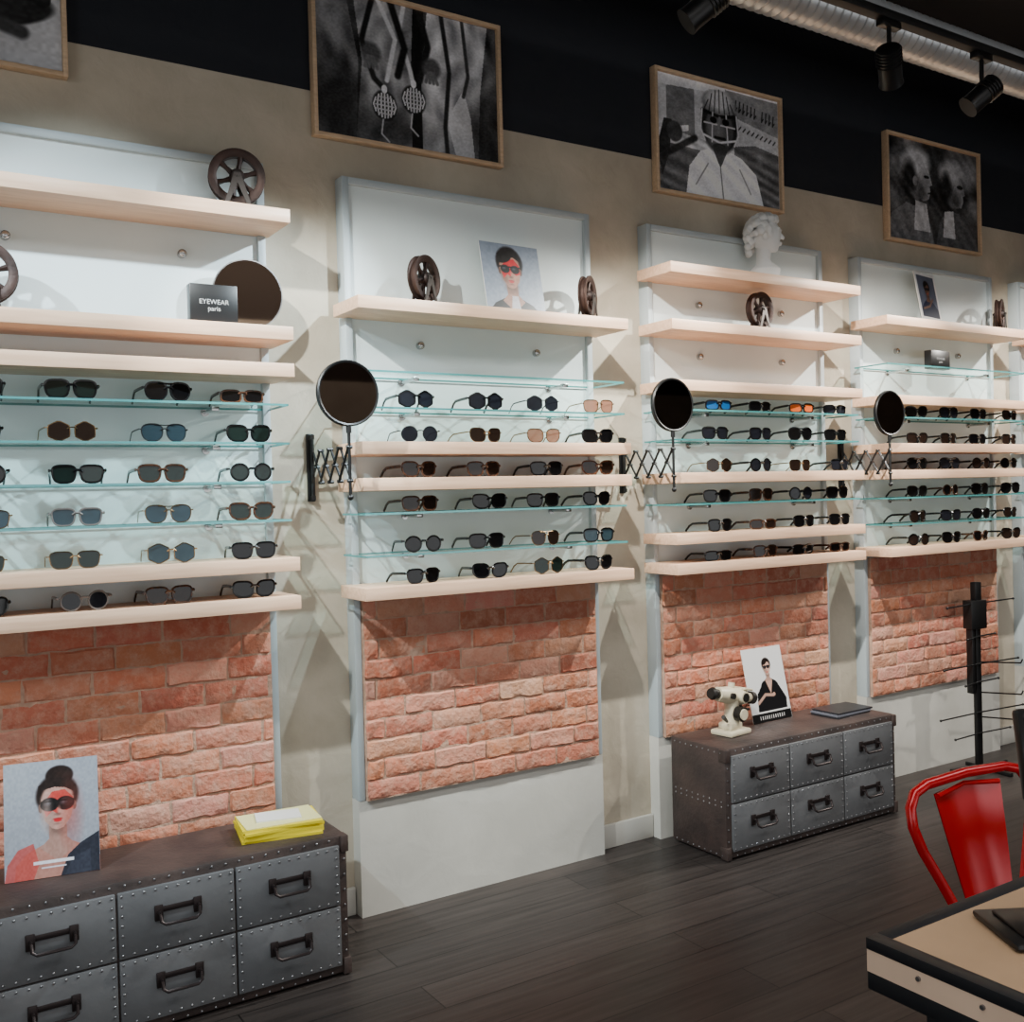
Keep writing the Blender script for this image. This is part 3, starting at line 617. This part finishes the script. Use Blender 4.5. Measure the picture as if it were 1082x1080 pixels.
# lensmeter
b=MB()
b.box(-.055,.075,-.055,.055,0,.022,0,.008); b.box(-.03,.045,-.035,.035,.02,.05,0,.01)
b.tube([(.01,0,.04),(.015,0,.09),(.02,0,.14)],[.036,.028,.032],0,16)
b.M=T(.01,0,.155)@Matrix.Rotation(radians(12),4,'Y')
b.tube([(-.085,0,0),(-.03,0,0),(.06,0,0),(.085,0,0)],[.028,.034,.036,.03],0,20)
b.cyl((-.085,0,0),(-.115,0,0),.020,1,18); b.cyl((-.115,0,0),(-.128,0,0),.026,1,18,.020)
b.cyl((.085,0,0),(.125,0,0),.020,0,18); b.cyl((.125,0,0),(.150,0,0),.026,1,18)
b.cyl((.03,-.03,0),(.03,-.055,0),.024,0,18); b.cyl((.03,-.055,0),(.03,-.06,0),.018,1,18)
b.cyl((-.03,-.03,0),(-.03,-.045,0),.012,1,14); b.cyl((.0,0,.03),(.0,0,.052),.014,0,14); b.box(.05,.11,-.03,.03,.028,.038,0,.004)
b.M=Matrix.Identity(4); b.cyl((.015,-.03,.085),(.015,-.06,.085),.030,1,20); b.cyl((.015,-.06,.085),(.015,-.066,.085),.022,0,20)
b.box(.045,.10,-.03,.03,.085,.095,1,.003); b.cyl((.075,0,.022),(.075,0,.13),.007,1,10); b.tube([(-.04,-.02,.06),(-.075,-.03,.085)],[.006,.009],1,10)
b.done("antique_lensmeter",[M_cream,mat("aged_black",(.13,.12,.11),.4,.3)],None,T(3.10,-.25,.4575,radians(8),0,1.06))
# ------------------------------------------------------------------ black metal display stand
b=MB(); b.box(-.018,.018,-.012,.012,.01,.95,0,.003); b.box(-.065,.045,-.03,.03,.74,.89,0,.004); b.box(-.022,.022,-.018,.018,.89,.985,0,.004); b.box(-.055,-.035,-.02,.02,.40,.74,0,.003)
b.box(-.012,.012,-.20,.08,0,.02,0,.003); b.box(-.20,.20,-.012,.012,0,.02,0,.003)
for z,dx in ((.875,.24),(.70,.10),(.555,.27),(.46,.12),(.30,.30),(.19,.2)):
    b.tube([(-dx,-.03,z-.01),(0,-.016,z),(dx,-.03,z+.01)],.004,0,8); b.sph((-dx,-.03,z-.01),.007,0,8,6); b.sph((dx,-.03,z+.01),.007,0,8,6)
for z in (.56,.40,.27): b.tube([(.02,.0,z),(.02,-.25,z+.03),(.02,-.26,z+.05)],.004,0,8)
b.done("metal_display_stand",[M_black],None,T(4.93,-.215,0,radians(-8)))
# ------------------------------------------------------------------ red metal chair
b=MB(); n=16
hoop=[(-.080,.165,.455),(-.115,.18,.53),(-.155,.197,.61),(-.192,.213,.68),(-.212,.222,.735),(-.210,.23,.775),(-.188,.237,.803),(-.14,.243,.815),(0,.247,.820)]
hoop=hoop+[(-x,y,z) for x,y,z in hoop[-2::-1]]
b.tube(hoop,.0120,0,12)
sp=[]; N=8; K=9
for j in range(K+1):
    t=j/K; z=.445+t*.345; hw=.060+.058*t**.8; yb_=.160+.078*t
    for i in range(N+1):
        u=-1+2*i/N; sp.append((u*hw,yb_+.018*(1-u*u)*(.4+.6*t)-.004*(abs(u)<.5),z))
b.add(sp,[(j*(N+1)+i,j*(N+1)+i+1,(j+1)*(N+1)+i+1,(j+1)*(N+1)+i) for j in range(K) for i in range(N)],0,True)
b.add([(x,y+.003,z) for x,y,z in sp],[(j*(N+1)+i,(j+1)*(N+1)+i,(j+1)*(N+1)+i+1,j*(N+1)+i+1) for j in range(K) for i in range(N)],0,True)
b.box(-.175,.175,-.175,.17,.438,.452,0,.006); b.box(-.165,.165,-.165,.16,.40,.44,0,.01)
b.tube([(-.11,.236,.785),(0,.25,.795),(.11,.236,.785)],.006,0,8)
for sx in (-1,1):
    for sy in (-1,1):
        b.tube([(sx*.155,sy*.15,.435),(sx*.185,sy*.185,.2),(sx*.21,sy*.215,.0)],[.024,.019,.013],0,10)
b.tube([(-.18,-.18,.22),(.18,.18,.22)],.008,0,8); b.tube([(.18,-.18,.22),(-.18,.18,.22)],.008,0,8)
b.done("red_metal_chair",[M_red],None,T(2.16,-2.225,0,radians(-3)))
# ------------------------------------------------------------------ table
b=MB(); x0,x1,y0,y1=1.385,2.75,-3.25,-2.32; zt=.75
b.box(x0+.03,x1-.03,y0+.03,y1-.03,zt-.004,zt+.0008,1)
for (a,c,d,e_) in ((x0,x0+.03,y0,y1),(x1-.03,x1,y0,y1),(x0+.03,x1-.03,y0,y0+.03),(x0+.03,x1-.03,y1-.03,y1)): b.box(a,c,d,e_,zt-.018,zt+.0015,0,.001)
b.box(x0+.001,x1-.001,y0+.001,y1-.001,zt-.055,zt-.004,2); b.box(x0+.001,x1-.001,y0+.001,y1-.001,zt-.085,zt-.055,0,.002)
for k in range(8): b.cyl((x0+.001,y1-.10-k*.11,zt-.030),(x0-.003,y1-.10-k*.11,zt-.030),.004,3,10)
for xx in (x0+.09,x1-.09):
    for yy in (y0+.09,y1-.09): b.box(xx-.025,xx+.025,yy-.025,yy+.025,0,zt-.07,0,.003)
b.done("display_table",[mat("table_steel",(.12,.13,.15),.45,.4),mat("table_beige",(.68,.56,.44),.45,0,.05,6),mat("table_birch",(.82,.71,.62),.5,0,.05,8),M_rivet])
b=MB(); b.box(-.10,.10,-.075,.075,0,.012,0,.006); b.box(-.075,.075,-.055,.055,.012,.018,0,.005); b.tube([(.03,.03,.012),(.045,.04,.12),(.07,.035,.23)],[.022,.018,.018],0,12,flat=1.3)
b.M=T(.085,.03,.290,0,radians(-12)); b.box(-.12,.12,-.012,.012,-.080,.075,0,.008); b.box(-.11,.11,-.0135,-.011,-.07,.065,1)
b.done("countertop_screen",[M_blackp,mat("screen_off",(.10,.07,.07),.1)],None,T(1.650,-2.485,.7518,radians(-30)))
# ------------------------------------------------------------------ ceiling services
def duct(name,y,z,r,m,x0=-2.9,x1=9.3,amp=.006,pitch=.045):
    b=MB(); n=int((x1-x0)/(pitch/2)); pts=[(x0+(x1-x0)*i/n,y,z) for i in range(n+1)]; b.tube(pts,[r+(amp if i%2 else -amp) for i in range(n+1)],0,24)
    for k in range(5):
        xx=x0+1+k*2.6; b.cyl((xx,y,z+r*.8),(xx,y,ZC),.004,1,8)
    b.done(name,[m,M_black])
duct("ventilation_duct",-.80,3.335,.085,M_duct); duct("ventilation_duct",-1.75,3.32,.13,M_duct)
b=MB(); b.box(-2.5,9,-1.17,-1.13,3.12,3.15,0,.003)
for k in range(6): b.cyl((-2+k*2,-1.15,3.15),(-2+k*2,-1.15,ZC),.004,0,8)
b.done("lighting_track",[mat("track_black",(.03,.03,.035),.6)])
def spot(x,tx,tz,power,col=(1,.97,.92),ang=62):
    pos=Vector((x,-1.15,2.965)); tgt=Vector((tx,-.1,tz)); d=(tgt-pos).normalized()
    e=empty("track_spotlight",Matrix.Translation(pos)); b=MB()
    q=d.to_track_quat('-Z','Y').to_matrix().to_4x4(); b.M=q
    b.tube([(0,0,.07),(0,0,.065),(0,0,-.055),(0,0,-.07)],[.03,.04,.04,.043],0,24)
    for k in range(5): b.lathe([(.041,.06-k*.012),(.045,.058-k*.012),(.041,.056-k*.012)],0,24)
    b.M=Matrix.Identity(4); b.cyl((0,0,.03),(0,0,.14),.008,0,10); b.box(-.05,.05,-.016,.016,.13,.155,0,.003)
    b.done("lamp_head",[M_black],e)
    l=bpy.data.lights.new("lamp",'SPOT'); l.energy=power; l.color=col; l.spot_size=radians(ang); l.spot_blend=.7; l.shadow_soft_size=.022
    o=bpy.data.objects.new("lamp",l); COL.objects.link(o); o.parent=e; o.matrix_world=Matrix.Translation(pos+d*.085)@q
COOL=(.76,.92,1.0); NEU=(1,.96,.88)
spot(-.9,.55,1.6,340,COOL,56); spot(2.19,.75,1.6,310,COOL,56); spot(.5,.6,2.2,45,COOL,56)
spot(.15,1.95,1.45,350,(.96,1,.95),54); spot(3.60,2.1,1.45,320,(.98,1,.93),54)
spot(1.72,3.35,1.45,310,NEU,56); spot(5.1,3.5,1.45,310,NEU,56)
spot(3.06,4.7,1.45,310,NEU,56); spot(6.3,4.9,1.45,280,NEU,56); spot(4.6,6.1,1.6,220,NEU)
# added fill lights, and daylight from the shopfront
def area(name,loc,sx,sy,power,col,rot=(0,0,0)):
    l=bpy.data.lights.new(name,'AREA'); l.shape='RECTANGLE'; l.size=sx; l.size_y=sy; l.energy=power; l.color=col
    o=bpy.data.objects.new(name,l); COL.objects.link(o); o.location=loc; o.rotation_euler=rot
area("ceiling_fill",(2.5,-2.9,3.65),8,.8,125,(1,.98,.95))  # added overhead fill for the general ambient level, not a fitted panel
area("shopfront_daylight",(2.5,-6.9,1.15),9,1.7,85,(.93,.97,1),(radians(90),0,0))
area("side_fill",(-2.9,-3.5,1.6),4,2.6,60,(.9,.96,1),(0,radians(-90),0))  # added soft fill from the left; that wall has no window
area("mirror_backdrop_fill",(2.5,-6.3,3.6),8,.3,70,(1,.93,.84),(radians(-25),0,0))  # added to brighten the unseen front wall that the mirrors reflect
w=bpy.data.worlds.new("world"); SC.world=w; w.use_nodes=True; w.node_tree.nodes["Background"].inputs[0].default_value=(.5,.55,.6,1); w.node_tree.nodes["Background"].inputs[1].default_value=.15
